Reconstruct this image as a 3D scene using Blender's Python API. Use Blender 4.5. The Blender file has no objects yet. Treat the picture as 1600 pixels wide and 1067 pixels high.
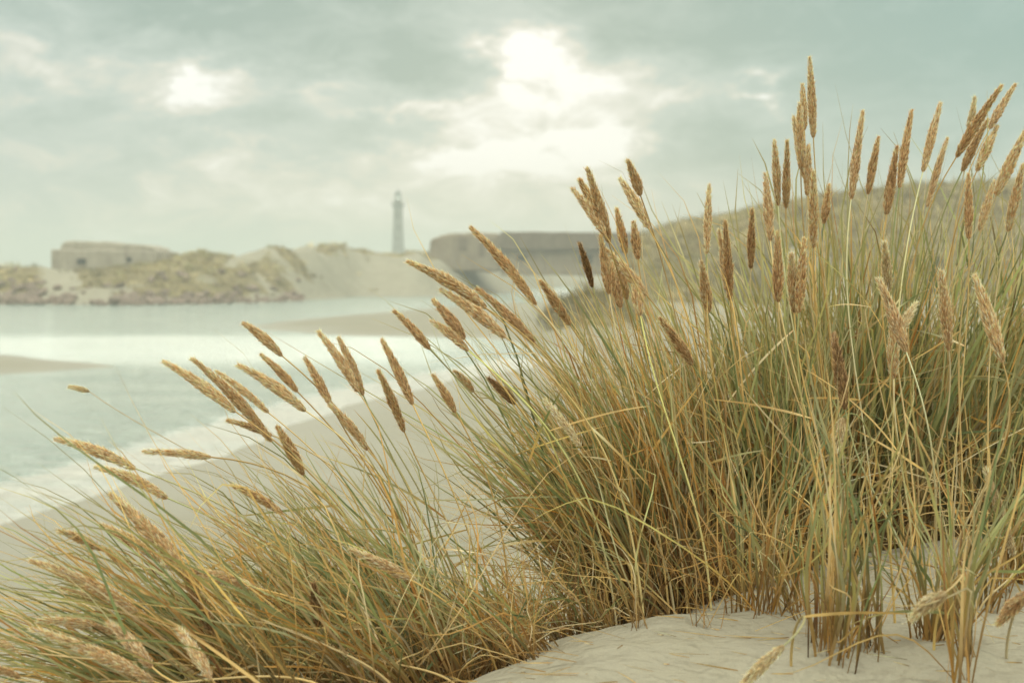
import bpy, math
import numpy as np
from math import radians as rad

sc = bpy.context.scene
COL = sc.collection
rng = np.random.default_rng(11)

# ------------------------------------------------------------------ camera
HC = 3.6                      # eye height above the water
FPX = 50 / 36 * 1600          # focal length in photo pixels
HORY = 428.0
PITCH = math.atan((533.5 - HORY) / FPX)
cd = bpy.data.cameras.new("camera")
cam = bpy.data.objects.new("camera", cd)
COL.objects.link(cam)
cam.location = (0, 0, HC)
cam.rotation_euler = (math.pi / 2 - PITCH, 0, 0)
cd.lens = 50
cd.sensor_width = 36
cd.clip_start = 0.05
cd.clip_end = 12000
cd.dof.use_dof = True
cd.dof.focus_distance = 2.75
cd.dof.aperture_fstop = 5.0
sc.camera = cam


def ray(px, py):
    X = (px - 800) / FPX
    Y = (533.5 - py) / FPX
    c, s = math.cos(PITCH), math.sin(PITCH)
    return np.array([X, c + Y * s, -s + Y * c])


def at(px, py, D):
    """point seen in direction (px,py), D metres ahead"""
    d = ray(px, py)
    return np.array([0, 0, HC]) + d * (D / d[1])


def ground(px, py, z=0.0):
    d = ray(px, py)
    return (d * ((z - HC) / d[2]))[:2]


def lin(r, g, b, a=1.0):
    f = lambda c: (c / 12.92) if c <= 0.04045 else ((c + 0.055) / 1.055) ** 2.4
    return (f(r / 255), f(g / 255), f(b / 255), a)


# ------------------------------------------------------------------ node helper
class NB:
    def __init__(s, tree):
        s.t = tree
        s.n = tree.nodes
        s.l = tree.links

    def new(s, typ, **kw):
        nd = s.n.new(typ)
        for k, v in kw.items():
            setattr(nd, k, v)
        return nd

    def put(s, sock, v):
        if isinstance(v, bpy.types.NodeSocket):
            s.l.new(v, sock)
        else:
            sock.default_value = v

    def m(s, op, a, b=None, c=None, clamp=False):
        nd = s.new("ShaderNodeMath", operation=op, use_clamp=clamp)
        for i, v in enumerate((a, b, c)):
            if v is not None:
                s.put(nd.inputs[i], v)
        return nd.outputs[0]

    def noise(s, vec, scale, detail=4, rough=0.55, dist=0.0, color=False):
        nd = s.new("ShaderNodeTexNoise")
        if vec is not None:
            s.l.new(vec, nd.inputs["Vector"])
        nd.inputs["Scale"].default_value = scale
        nd.inputs["Detail"].default_value = detail
        nd.inputs["Roughness"].default_value = rough
        nd.inputs["Distortion"].default_value = dist
        return nd.outputs["Color" if color else "Fac"]

    def mapping(s, vec, scale=(1, 1, 1), rot=(0, 0, 0), loc=(0, 0, 0)):
        nd = s.new("ShaderNodeMapping")
        s.l.new(vec, nd.inputs[0])
        nd.inputs["Location"].default_value = loc
        nd.inputs["Rotation"].default_value = rot
        nd.inputs["Scale"].default_value = scale
        return nd.outputs[0]

    def ramp(s, fac, stops, interp="LINEAR"):
        nd = s.new("ShaderNodeValToRGB")
        cr = nd.color_ramp
        cr.interpolation = interp
        while len(cr.elements) < len(stops):
            cr.elements.new(0.5)
        for e, (p, c) in zip(cr.elements, stops):
            e.position = p
            e.color = c if len(c) == 4 else (*c, 1)
        s.put(nd.inputs[0], fac)
        return nd.outputs[0]

    def mix(s, fac, a, b, mode="MIX"):
        nd = s.new("ShaderNodeMix", data_type="RGBA", blend_type=mode)
        s.put(nd.inputs[0], fac)
        s.put(nd.inputs[6], a)
        s.put(nd.inputs[7], b)
        return nd.outputs[2]

    def rng(s, v, a, b, c=0.0, d=1.0, smooth=False):
        nd = s.new("ShaderNodeMapRange")
        if smooth:
            nd.interpolation_type = "SMOOTHSTEP"
        s.put(nd.inputs[0], v)
        for i, q in enumerate((a, b, c, d)):
            nd.inputs[i + 1].default_value = q
        return nd.outputs[0]

    def bump(s, h, strength, dist, normal=None):
        nd = s.new("ShaderNodeBump")
        nd.inputs["Strength"].default_value = strength
        nd.inputs["Distance"].default_value = dist
        s.l.new(h, nd.inputs["Height"])
        if normal is not None:
            s.l.new(normal, nd.inputs["Normal"])
        return nd.outputs[0]


# ------------------------------------------------------------------ sky + sun
SUN_AZ = math.atan((825 - 800) / FPX)
SUN_EL = rad(11.0)
world = bpy.data.worlds.new("World")
sc.world = world
world.use_nodes = True
wt = NB(world.node_tree)
wt.n.clear()
tc = wt.new("ShaderNodeTexCoord")
vec = tc.outputs["Generated"]
sep = wt.new("ShaderNodeSeparateXYZ")
wt.l.new(vec, sep.inputs[0])
az0 = wt.m("ARCTAN2", sep.outputs[0], sep.outputs[1])
el0 = wt.m("ARCSINE", sep.outputs[2])
mp = wt.mapping(vec, scale=(1, 1, 2.1))
nA = wt.noise(mp, 4.5, 3, 0.5, color=True)
nB = wt.noise(mp, 22, 6, 0.6, color=True)
sA = wt.new("ShaderNodeSeparateColor"); wt.l.new(nA, sA.inputs[0])
sB = wt.new("ShaderNodeSeparateColor"); wt.l.new(nB, sB.inputs[0])
az = wt.m("ADD", az0, wt.m("ADD", wt.m("MULTIPLY_ADD", sA.outputs[0], 0.09, -0.045), wt.m("MULTIPLY_ADD", sB.outputs[0], 0.09, -0.045)))
el = wt.m("ADD", el0, wt.m("ADD", wt.m("MULTIPLY_ADD", sA.outputs[1], 0.04, -0.02), wt.m("MULTIPLY_ADD", sB.outputs[1], 0.055, -0.0275)))
# clouds and the gaps between them: (direction, size, weight, sharpness)
BL = [
    (820, 245, 330, 140, .20), (560, 330, 300, 70, .08), (1000, 400, 500, 60, .05),
    (430, 52, 330, 58, -.21), (300, 20, 120, 26, -.08), (690, 112, 90, 44, -.30), (250, 25, 160, 30, -.10),
    (1150, 36, 330, 60, -.23), (520, 210, 170, 42, -.24), (130, 190, 120, 40, -.10),
    (1090, 235, 110, 60, -.26), (1360, 240, 230, 150, -.18), (1500, 60, 260, 90, -.16),
    (640, 172, 120, 16, .24), (500, 130, 90, 16, .16), (380, 240, 60, 30, .12), (100, 110, 130, 40, .12),
    (825, 98, 84, 56, .62), (890, 135, 90, 45, .16), (300, 140, 62, 44, .50), (390, 110, 26, 16, .18),
    (1182, 135, 36, 24, .60), (790, 254, 100, 24, .44), (930, 225, 60, 44, .42), (980, 235, 60, 18, .2), (720, 270, 60, 26, .12),
    (1045, 140, 42, 30, .22), (45, 70, 80, 45, .16), (340, 268, 60, 24, .14), (725, 205, 40, 20, .16), (840, 290, 80, 25, .10),
]
D2 = (1 / FPX)
acc = wt.rng(el0, 0.0, 0.2, 0.62, 0.50)
for (px, py, rx, ry, w) in BL:
    a = math.atan((px - 800) * D2)
    e = math.atan((HORY - py) * D2 * math.cos(a))
    dx = wt.m("MULTIPLY", wt.m("SUBTRACT", az, a), 1 / (rx * D2))
    dy = wt.m("MULTIPLY", wt.m("SUBTRACT", el, e), 1 / (ry * D2))
    q = wt.m("MULTIPLY_ADD", dx, dx, wt.m("MULTIPLY", dy, dy))
    if w > 0:
        k = wt.m("MULTIPLY_ADD", q, .8, 1.0); g = wt.m("DIVIDE", w, wt.m("MULTIPLY", k, k))      # soft thin spot
    else:
        g = wt.m("DIVIDE", w, wt.m("MULTIPLY_ADD", q, q, 1.0))     # flat-topped cloud
    acc = wt.m("ADD", acc, g)
nC = wt.noise(wt.mapping(vec, scale=(1, 1, 2.4)), 17, 8, 0.6, 0.5)
nD = wt.noise(wt.mapping(vec, scale=(1, 1, 3.0)), 4, 4, 0.5)
acc = wt.m("ADD", acc, wt.m("MULTIPLY_ADD", nC, 0.86, -0.43))
acc = wt.m("ADD", acc, wt.m("MULTIPLY_ADD", nD, 0.24, -0.12))
acc = wt.m("MULTIPLY_ADD", acc, 1.45, -0.33)
cl = wt.ramp(acc, [(0.0, lin(156, 178, 171)), (0.3, lin(180, 197, 190)), (0.52, lin(197, 210, 203)),
                   (0.68, lin(219, 222, 211)), (0.84, lin(241, 241, 232)), (1.0, (1.1, 1.1, 1.05, 1))])
teal = wt.m("MULTIPLY", wt.rng(az0, 0.02, 0.38, 0, 1, True), wt.rng(el0, 0.02, 0.14, 0.35, 1))
cl = wt.mix(wt.m("MULTIPLY", teal, 0.60), cl, lin(142, 181, 176))
cream = wt.m("MULTIPLY", wt.rng(el0, 0.0, 0.09, 1, 0, True), wt.rng(az0, -0.3, 0.1, 0.2, 1))
cl = wt.mix(wt.m("MULTIPLY", cream, 0.62), cl, lin(222, 218, 198))
# an overcast sky is brighter towards the zenith
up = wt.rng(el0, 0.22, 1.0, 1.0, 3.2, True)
back = wt.rng(sep.outputs[1], 0.3, -0.6, 1.0, 2.1, True)     # added fill: sky behind the camera brightened to light camera-facing sides
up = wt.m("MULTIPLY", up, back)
cl = wt.mix(wt.rng(el0, .2, .5, 0, .85), cl, (.60, .595, .52, 1))
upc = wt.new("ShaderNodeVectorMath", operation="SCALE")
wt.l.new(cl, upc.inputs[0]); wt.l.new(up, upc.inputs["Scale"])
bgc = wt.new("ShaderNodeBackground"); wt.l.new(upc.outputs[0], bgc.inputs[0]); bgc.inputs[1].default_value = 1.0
sky = wt.new("ShaderNodeTexSky", sky_type="NISHITA", sun_disc=False, sun_elevation=SUN_EL, sun_rotation=SUN_AZ)
sky.dust_density = 2.0
bgs = wt.new("ShaderNodeBackground"); wt.l.new(sky.outputs[0], bgs.inputs[0]); bgs.inputs[1].default_value = 0.1
mixs = wt.new("ShaderNodeMixShader"); mixs.inputs[0].default_value = 0.985
wt.l.new(bgs.outputs[0], mixs.inputs[1]); wt.l.new(bgc.outputs[0], mixs.inputs[2])
wo = wt.new("ShaderNodeOutputWorld"); wt.l.new(mixs.outputs[0], wo.inputs[0])

sl = bpy.data.lights.new("sun", "SUN")
sun = bpy.data.objects.new("sun", sl)
COL.objects.link(sun)
sl.energy = 1.2
sl.angle = rad(48)
sl.color = (1.0, 0.93, 0.80)
sun.rotation_euler = (math.pi / 2 - SUN_EL, 0, math.pi - SUN_AZ)
sun.location = (0, 20, 20)

sc.view_settings.view_transform = "Standard"
sc.view_settings.look = "None"
sc.view_settings.exposure = 0.0
sc.view_settings.gamma = 1.0
sc.cycles.max_bounces = 8
sc.cycles.transparent_max_bounces = 8
sc.cycles.volume_bounces = 1
sc.cycles.use_denoising = True

# ------------------------------------------------------------------ object helpers
def mesh_obj(name, V, Fc, mat, parent=None, attrs=None, smooth=True, loc=None):
    """V (n,3) array in world coordinates, Fc list/array of faces (all one size or mixed)"""
    me = bpy.data.meshes.new(name)
    V = np.asarray(V, dtype=np.float64)
    if loc is not None:
        V = V - np.asarray(loc)
    if isinstance(Fc, np.ndarray):
        k = Fc.shape[1]
        me.vertices.add(len(V)); me.vertices.foreach_set("co", V.astype(np.float32).ravel())
        me.loops.add(Fc.size); me.loops.foreach_set("vertex_index", Fc.astype(np.int32).ravel())
        me.polygons.add(len(Fc)); me.polygons.foreach_set("loop_start", np.arange(0, Fc.size, k, dtype=np.int32))
        me.update(calc_edges=True)
        me.validate()
    else:
        me.from_pydata([tuple(v) for v in V], [], [tuple(f) for f in Fc])
    if smooth:
        me.polygons.foreach_set("use_smooth", np.ones(len(me.polygons), dtype=bool))
    for k, a in (attrs or {}).items():
        if a.ndim == 1:
            at_ = me.attributes.new(k, "FLOAT", "POINT"); at_.data.foreach_set("value", a.astype(np.float32))
        else:
            at_ = me.attributes.new(k, "FLOAT_COLOR", "POINT")
            c4 = np.ones((len(a), 4), dtype=np.float32); c4[:, :3] = a
            at_.data.foreach_set("color", c4.ravel())
    me.materials.append(mat)
    me.update()
    o = bpy.data.objects.new(name, me)
    COL.objects.link(o)
    if loc is not None and parent is None:
        o.location = tuple(loc)
    if parent is not None:
        o.parent = parent
    return o


def empty(name, loc, label=None, cat=None, group=None, kind=None):
    o = bpy.data.objects.new(name, None)
    o.empty_display_size = 0.05
    COL.objects.link(o)
    o.location = tuple(loc)
    return tag(o, label, cat, group, kind)


def tag(o, label=None, cat=None, group=None, kind=None):
    if label: o["label"] = label
    if cat: o["category"] = cat
    if group: o["group"] = group
    if kind: o["kind"] = kind
    return o


# value noise in numpy ------------------------------------------------
_perm = np.random.default_rng(5).random((256, 256))
def vnoise(x, y):
    xi = np.floor(x).astype(int); yi = np.floor(y).astype(int)
    fx = x - xi; fy = y - yi
    fx = fx * fx * (3 - 2 * fx); fy = fy * fy * (3 - 2 * fy)
    g = lambda a, b: _perm[a & 255, b & 255]
    return (g(xi, yi) * (1 - fx) + g(xi + 1, yi) * fx) * (1 - fy) + (g(xi, yi + 1) * (1 - fx) + g(xi + 1, yi + 1) * fx) * fy
def fbm(x, y, o=4):
    s = 0; a = 1; t = 0
    for i in range(o):
        s = s + a * vnoise(x * 2 ** i + 17.3 * i, y * 2 ** i + 9.1 * i); t += a; a *= 0.5
    return s / t - 0.5
def sstep(a, b, x):
    t = np.clip((x - a) / (b - a), 0, 1)
    return t * t * (3 - 2 * t)


# ------------------------------------------------------------------ the map: crest, shorelines, ridges
CREST = np.array([(-6, -1.6), (-2.4, .75), (-.75, 1.72), (-.26, 2.03), (-.113, 2.10), (0, 2.20), (.105, 2.34), (.176, 2.47), (.346, 2.60), (.458, 2.72),
                  (.65, 2.93), (.818, 3.08), (1.152, 3.25), (2, 3.6), (5, 4.6), (14, 7)])
CREST[1:] = CREST[1:] + np.array([-.031, .039])
def seg_dist(x, y, P, closed=False):
    d = np.full(x.shape, 1e9)
    n = len(P)
    for i in range(n if closed else n - 1):
        a = P[i]; b = P[(i + 1) % n]
        ex, ey = b - a
        t = np.clip(((x - a[0]) * ex + (y - a[1]) * ey) / (ex * ex + ey * ey + 1e-12), 0, 1)
        d = np.minimum(d, np.hypot(x - a[0] - t * ex, y - a[1] - t * ey))
    return d
def inside(x, y, P):
    r = np.zeros(x.shape, bool)
    n = len(P)
    for i in range(n):
        x1, y1 = P[i]; x2, y2 = P[(i + 1) % n]
        if y1 == y2: continue
        c = ((y1 > y) != (y2 > y)) & (x < (x2 - x1) * (y - y1) / (y2 - y1) + x1)
        r ^= c
    return r
def sdf(x, y, P):
    d = seg_dist(x, y, P, True)
    return np.where(inside(x, y, P), d, -d)

G = lambda L: [tuple(ground(*p)) for p in L]
NEAR = np.array([(-90, -60), (-25, -20), (-14, 4)] + G([(-900, 1150), (-300, 930), (0, 824), (60, 806), (120, 785), (200, 757), (260, 742), (330, 722), (380, 700), (430, 676),
        (470, 663), (560, 632), (650, 609), (740, 591), (850, 566), (880, 548), (840, 534), (760, 528), (640, 527), (520, 523), (440, 517),
        (385, 510), (440, 502), (520, 495), (600, 488), (690, 480), (800, 474), (900, 470), (1000, 468), (1200, 466), (1600, 463), (3000, 462)]) + [(500, 200), (500, -60)])
FAR = np.array(G([(-2500, 480), (-600, 479), (0, 476), (200, 477.5), (400, 474), (480, 470), (560, 464.5), (640, 465), (720, 462), (800, 456), (860, 448),
        (950, 445), (1100, 445), (1500, 447), (3200, 450)]) + [(1000, 900), (-1000, 900)])
BAR = np.array(G([(-700, 545), (-300, 548), (0, 554), (100, 563), (190, 573), (60, 582), (0, 585), (-300, 590), (-700, 600)]))


def crest_s(x, y):
    """signed distance from the crest of the near dune; positive on the seaward side"""
    d = seg_dist(x, y, CREST)
    yc = np.interp(x, CREST[:, 0], CREST[:, 1])
    return np.where(y > yc, d, -d)


def prof(px, L):
    a = np.array(L, float)
    return sum(np.interp(px + o, a[:, 0], a[:, 1]) for o in (-20, -10, 0, 10, 20)) / 5

RIDGE = [(-2500, 412), (-900, 418), (0, 421), (75, 422), (200, 416), (255, 405), (300, 399), (330, 398), (375, 402), (405, 392), (425, 384), (450, 380), (490, 381), (525, 383), (555, 391), (580, 394), (600, 398),
         (622, 393), (650, 391), (700, 392), (800, 396), (900, 398), (1100, 400), (3000, 400)]
SHORE = [(-2500, 480), (0, 476), (200, 477.5), (400, 474), (480, 470), (560, 464.5), (640, 465), (720, 462), (800, 456), (860, 448), (3000, 448)]
RDUNE = [(930, 428), (965, 405), (985, 384), (1003, 371), (1031, 360), (1084, 351), (1153, 339), (1234, 321), (1303, 309), (1368, 303), (1446, 294), (1600, 286), (2200, 270), (3500, 300)]


def height(x, y, parts=False):
    x = np.asarray(x, float); y = np.asarray(y, float)
    r = np.hypot(x, y)
    yy = np.maximum(y, 1e-3)
    px = np.where(y > 1, 800 + FPX * x / yy, np.where(x < 0, -3000, 4000))
    px = np.clip(px, -2400, 3400)
    near = sdf(x, y, NEAR); far = sdf(x, y, FAR); bar = sdf(x, y, BAR)
    wob = fbm(x * .35, y * .35, 3)
    near = near + wob * np.clip(r * .03, .2, 1.5); far = far + fbm(x * .12, y * .12, 3) * 5; bar = bar + wob * 1.2
    land = np.maximum(np.maximum(near, far), bar)
    # gentle beach
    z = np.where(land > 0, .05 * np.minimum(land, 2.5) + .03 * np.clip(land - 2.5, 0, 15), .06 * land)
    z = np.maximum(z, -1.2)
    z = z + sstep(.5, 4, land) * (fbm(x * .8, y * .8, 4) * .10 + fbm(x * .16, y * .16, 3) * .25)
    isn = (near > 0) & (r < 60)
    z = np.where(isn & (y < 45), np.minimum(z, .6 + .15 * fbm(x * .7, y * .7, 4)) + .10 * np.abs(fbm(x * 2.1, y * 2.1, 3)) * sstep(1.5, 4, land), z)
    z = np.where((bar > far) & (bar > near), np.minimum(z, .12 + 0 * z), z)
    # low sandbar beyond the inlet stays flat
    flat = sstep(45, 60, y) * sstep(215, 170, y) * sstep(1150, 900, px) * (near > 0)
    z = np.where(flat > 0, z * (1 - flat) + np.minimum(z, .22 + .02 * wob) * flat, z)
    veg = np.zeros_like(z)
    # ---- low grassy mound
    gm = np.exp(-(((px - 930) / 75) ** 2 + ((y - 82) / 9) ** 2) ** 1.0)
    z = np.maximum(z, z + gm * (2.3 + 1.2 * fbm(x * .3, y * .3, 3)))
    veg = np.maximum(veg, sstep(.18, .5, gm))
    # ---- far ridge
    shp = prof(px, SHORE)
    shd = HC * FPX / (shp - HORY)
    D = shd + 26
    rh = (HORY - prof(px, RIDGE)) / FPX * D + HC
    t = (y - shd) / 26
    up = np.where(t < 1, sstep(0.02, 1, t) * .75 + .25 * np.clip(t, 0, 1), np.maximum(.35, 1 - (t - 1) * .22))
    n1 = fbm(x * .09, y * .09, 4); n2 = fbm(x * .35, y * .35, 3)
    n3 = np.abs(fbm(x * .05 + y * .03, y * .06 - x * .02, 4))
    fr = rh * up * (1 - .8 * np.clip(n3 * 2 * (1 - np.abs(t - .5)), 0, .35)) + np.clip(t, 0, 1) * (n1 * 2.4 + n2 * 1.1) * np.clip(1.4 - np.abs(t - 1), .25, 1)
    fr = np.where((far > 0) & (t > -.2), fr, 0)
    fadeout = sstep(650, 450, r)
    fr = fr * fadeout - (1 - fadeout) * 1.5
    zf = np.where(far > 0, np.maximum(z, fr) * fadeout - (1 - fadeout) * 1.0, z)
    z = zf
    vm = sstep(-.02, .12, fbm(x * .10 + 3, y * .05, 4) + .30 * t - .15)
    sandzone = sstep(565, 600, px) * sstep(1000, 905, px)
    sandpatch = sstep(.02, .10, fbm(x * .22 + y * .16 + 20, y * .05 - x * .04, 3)) * sstep(360, 410, px)
    sandpatch = np.maximum(sandpatch, sstep(.0, .08, fbm(x * .12 + 7, y * .12, 3)) * sstep(.62, .5, t))
    vfar = vm * (1 - sandzone) * (1 - .6 * sandpatch) * sstep(.12, .3, t)
    vfar = np.maximum(vfar, sstep(90, 40, px) * sstep(.25, .5, t))
    vfar = np.maximum(vfar, sandzone * sstep(.82, .95, t + n1 * .4) * sstep(-.05, .12, fbm(x * .08, y * .08, 3)))
    veg = np.where(far > 0, np.maximum(veg, vfar), veg)
    # ---- big grassy dune on the right
    rd = (HORY - prof(px, RDUNE)) / FPX * 172 + HC
    lat = sstep(925, 1010, px)
    tt = (y - 132) / 40
    up2 = np.where(tt < 1, sstep(0, 1, tt), np.maximum(.2, 1 - (tt - 1) * .3))
    z2 = (rd * up2 + np.clip(tt, 0, 1) * (fbm(x * .07, y * .07, 4) * 3.0 * np.clip(np.abs(1.15 - tt), 0.1, 1) + fbm(x * .3, y * .3, 3) * .9)) * lat
    z2 = np.where((y > 0) & (lat > .01), z2 * sstep(420, 330, y), -9)
    v2 = sstep(.15, .35, tt + fbm(x * .08, y * .08, 3) * .5) * lat * (z2 > z - .05) * (1 - .8 * sstep(.12, .2, fbm(x * .06 + 40, y * .05 + 3, 3)) * sstep(.75, .5, tt))
    veg = np.where((y > 0) & (px > 925), np.maximum(veg, v2), veg)
    z = np.maximum(z, z2)
    # rolling dunes out to the right and behind, never in the picture
    # ---- near dune with its crest
    s = crest_s(x, y)
    top = HC - .60 + fbm(x * 1.3, y * 1.3, 3) * .05 + fbm(x * 5, y * 5, 3) * .035
    top = top + .10 * sstep(.5, 3, x) * sstep(0.3, -2, s)
    q = .16
    for mx_, my_ in ((.44, 2.46), (.50, 2.22), (.68, 2.22), (.80, 2.42), (.92, 2.62), (.27, 2.42)):
        top = top + .022 * np.exp(-((x - mx_) ** 2 + (y - my_) ** 2) / .07 ** 2)
    drop = np.where(s < -q, 0, np.where(s < q, (s + q) ** 2 / (4 * q), s)) * .68
    hum = fbm(x * 2.2 + 5, y * 2.2, 3) * .16 * sstep(.1, .5, s)
    zd = top - drop + hum
    zd = np.where(np.maximum(np.abs(x), np.abs(y)) < 60, zd, -5)
    k = .35
    h = np.clip(.5 + .5 * (zd - z) / k, 0, 1)
    zz = z * (1 - h) + zd * h + k * h * (1 - h) * .6
    z = np.where(r < 40, zz, z)
    if parts:
        return z, veg, land
    return z


def hz(x, y):
    return float(height(np.array([x]), np.array([y]))[0])


# ------------------------------------------------------------------ materials
def newmat(name):
    m = bpy.data.materials.new(name)
    m.use_nodes = True
    nb = NB(m.node_tree)
    nb.n.clear()
    out = nb.new("ShaderNodeOutputMaterial")
    return m, nb, out


def principled(nb, out, **kw):
    p = nb.new("ShaderNodeBsdfPrincipled")
    for k, v in kw.items():
        nb.put(p.inputs[k.replace("_", " ")], v)
    if out is not None:
        nb.l.new(p.outputs[0], out.inputs[0])
    return p


# ground: sand, wet by the water, grassy where dunes are overgrown
M_ground, nb, out = newmat("sand_ground")
geo = nb.new("ShaderNodeNewGeometry")
P = geo.outputs["Position"]
sp = nb.new("ShaderNodeSeparateXYZ"); nb.l.new(P, sp.inputs[0])
va = nb.new("ShaderNodeAttribute", attribute_name="veg")
n_big = nb.noise(P, .5, 5, .6)
n_fine = nb.noise(P, 420, 3, .7)
n_mid = nb.noise(P, 9, 5, .6)
sand = nb.ramp(n_big, [(0.3, (0.26, 0.235, 0.17, 1)), (0.7, (0.33, 0.298, 0.218, 1))])
sand = nb.mix(nb.rng(n_mid, .35, .65, 0, .4), sand, (0.28, 0.255, 0.20, 1))
sand = nb.mix(nb.rng(n_fine, .52, .72, 0, .55), sand, (0.19, 0.165, 0.12, 1))
wr = nb.noise(nb.mapping(P, scale=(.5, 1.0, 1)), 1.6, 6, .65)
wrack = nb.m("MULTIPLY", nb.rng(wr, .50, .64, 0, .65, True), nb.m("MULTIPLY", nb.rng(sp.outputs[2], .12, .3, 0, 1), nb.rng(sp.outputs[2], 2.2, 1.2, 0, 1)))
sand = nb.mix(wrack, sand, (0.17, 0.15, 0.105, 1))
damp = nb.rng(nb.m("ADD", sp.outputs[2], nb.m("MULTIPLY_ADD", n_big, .3, -.15)), .16, .55, 1, 0, True)
sand = nb.mix(nb.m("MULTIPLY", damp, .35), sand, (0.205, 0.20, 0.158, 1))
wet = nb.rng(nb.m("ADD", sp.outputs[2], nb.m("MULTIPLY_ADD", n_big, .12, -.06)), .03, .22, 1, 0, True)
sand = nb.mix(nb.m("MULTIPLY", wet, .5), sand, (0.235, 0.225, 0.18, 1))
vn = nb.noise(P, .8, 6, .7)
vegc = nb.ramp(vn, [(0.25, (0.10, 0.075, 0.04, 1)), (0.48, (0.18, 0.145, 0.075, 1)), (0.7, (0.28, 0.23, 0.125, 1))])
vmask = nb.rng(nb.m("ADD", va.outputs["Fac"], nb.m("MULTIPLY_ADD", nb.noise(P, .9, 5, .65), 1.2, -.6)), .4, .6, 0, 1, True)
colr = nb.mix(nb.m("MULTIPLY", vmask, nb.m("GREATER_THAN", va.outputs["Fac"], .02)), sand, vegc)
rough = nb.rng(wet, 0.3, 1, .95, .7)
hsum = nb.m("ADD", nb.m("MULTIPLY", nb.noise(P, 2.4, 5, .6), .9), nb.m("ADD", nb.m("MULTIPLY", nb.noise(P, 14, 4, .6), .09), nb.m("MULTIPLY", n_fine, .004)))
dry = nb.m("SUBTRACT", 1.0, nb.m("MULTIPLY", wet, .93))
bp = nb.bump(nb.m("MULTIPLY", hsum, dry), 1.0, .14)
principled(nb, out, Base_Color=colr, Roughness=rough, Normal=bp, Specular_IOR_Level=nb.rng(wet, 0, 1, .1, .16))

# water
M_water, nb, out = newmat("sea_water")
geo = nb.new("ShaderNodeNewGeometry"); P = geo.outputs["Position"]
ch = nb.new("ShaderNodeAttribute", attribute_name="chop")
sh = nb.new("ShaderNodeAttribute", attribute_name="shore")
w1 = nb.noise(nb.mapping(P, scale=(.8, 1.5, 1), rot=(0, 0, .25)), 1.7, 4, .55, .4)
w2 = nb.noise(nb.mapping(P, scale=(.7, 1.5, 1), rot=(0, 0, -.2)), 5.0, 4, .6, .2)
wh = nb.m("ADD", nb.m("MULTIPLY", w1, 1.0), nb.m("MULTIPLY", w2, .07))
wh = nb.m("MULTIPLY", wh, ch.outputs["Fac"])
bp = nb.bump(wh, 1.0, 1.0)
fn = nb.noise(nb.mapping(P, scale=(.6, 1.3, 1)), 1.7, 6, .7)
stk = nb.noise(nb.mapping(P, scale=(.10, .8, 1)), 1.0, 5, .6)
foam = nb.m("MULTIPLY", nb.rng(stk, .25, .6, .6, 1), nb.rng(nb.m("ADD", sh.outputs["Fac"], nb.m("MULTIPLY_ADD", fn, 1.7, -.85)), .40, .72, 0, 1, True), .9)
patch = nb.noise(nb.mapping(P, scale=(.12, .3, 1)), 1.0, 4, .6)
wc = nb.ramp(patch, [(0.3, (0.24, 0.315, 0.27, 1)), (0.7, (0.38, 0.43, 0.365, 1))])
wc = nb.mix(foam, wc, (0.52, 0.50, 0.43, 1))
principled(nb, out, Base_Color=wc, Roughness=nb.rng(foam, 0, 1, .13, .6), Normal=bp, IOR=1.33)

# grass blades: colour carried by each blade
def leafmat(name, transl, rough=.55, nscale=0):
    m, nb, out = newmat(name)
    a = nb.new("ShaderNodeAttribute", attribute_name="tint")
    c = a.outputs["Color"]
    if nscale:
        geo = nb.new("ShaderNodeNewGeometry")
        nn = nb.noise(geo.outputs["Position"], nscale, 3, .6)
        c = nb.mix(nb.rng(nn, .35, .7, 0, .45), c, (.10, .055, .02, 1))
    p = principled(nb, None, Base_Color=c, Roughness=rough, Specular_IOR_Level=.35)
    tr = nb.new("ShaderNodeBsdfTranslucent"); nb.l.new(c, tr.inputs[0])
    mx = nb.new("ShaderNodeMixShader"); mx.inputs[0].default_value = transl
    nb.l.new(p.outputs[0], mx.inputs[1]); nb.l.new(tr.outputs[0], mx.inputs[2])
    nb.l.new(mx.outputs[0], out.inputs[0])
    return m
M_blade = leafmat("grass_blade", .42)
M_stem = leafmat("grass_stem", .15)
M_seed = leafmat("seed_spikelets", .48, .8)
M_duneg = leafmat("dune_grass", .35, .8)


def simplemat(name, c1, c2, scale, rough=.9, bumpd=.02, streak=False):
    m, nb, out = newmat(name)
    geo = nb.new("ShaderNodeNewGeometry"); P = geo.outputs["Position"]
    n = nb.noise(P, scale, 6, .65)
    col = nb.ramp(n, [(.3, c1), (.7, c2)])
    if streak:
        st = nb.noise(nb.mapping(P, scale=(1, 1, .15)), scale * 2.5, 5, .7)
        col = nb.mix(nb.rng(st, .5, .75, 0, .55), col, tuple(v * .45 for v in c1[:3]) + (1,))
    principled(nb, out, Base_Color=col, Roughness=rough, Normal=nb.bump(n, .6, bumpd))
    return m
M_conc = simplemat("weathered_concrete", (.24, .20, .145, 1), (.40, .35, .27, 1), .5, streak=True, bumpd=.1)
M_conc2 = simplemat("brown_concrete", (.17, .125, .08, 1), (.28, .22, .15, 1), .5, streak=True, bumpd=.1)
M_concd = simplemat("dark_stained_concrete", (.10, .072, .045, 1), (.17, .13, .09, 1), .6, streak=True, bumpd=.1)
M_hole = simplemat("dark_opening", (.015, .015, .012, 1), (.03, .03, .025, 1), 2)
M_tower = simplemat("grey_tower_brick", (.17, .18, .165, 1), (.26, .27, .24, 1), .4)
M_metal = simplemat("painted_lantern_metal", (.10, .11, .11, 1), (.15, .16, .16, 1), 2, rough=.5)
M_rock = simplemat("reddish_boulder", (.11, .075, .055, 1), (.27, .20, .15, 1), 1.4, bumpd=.12)
M_glass, nb, out = newmat("lantern_glass")
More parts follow.
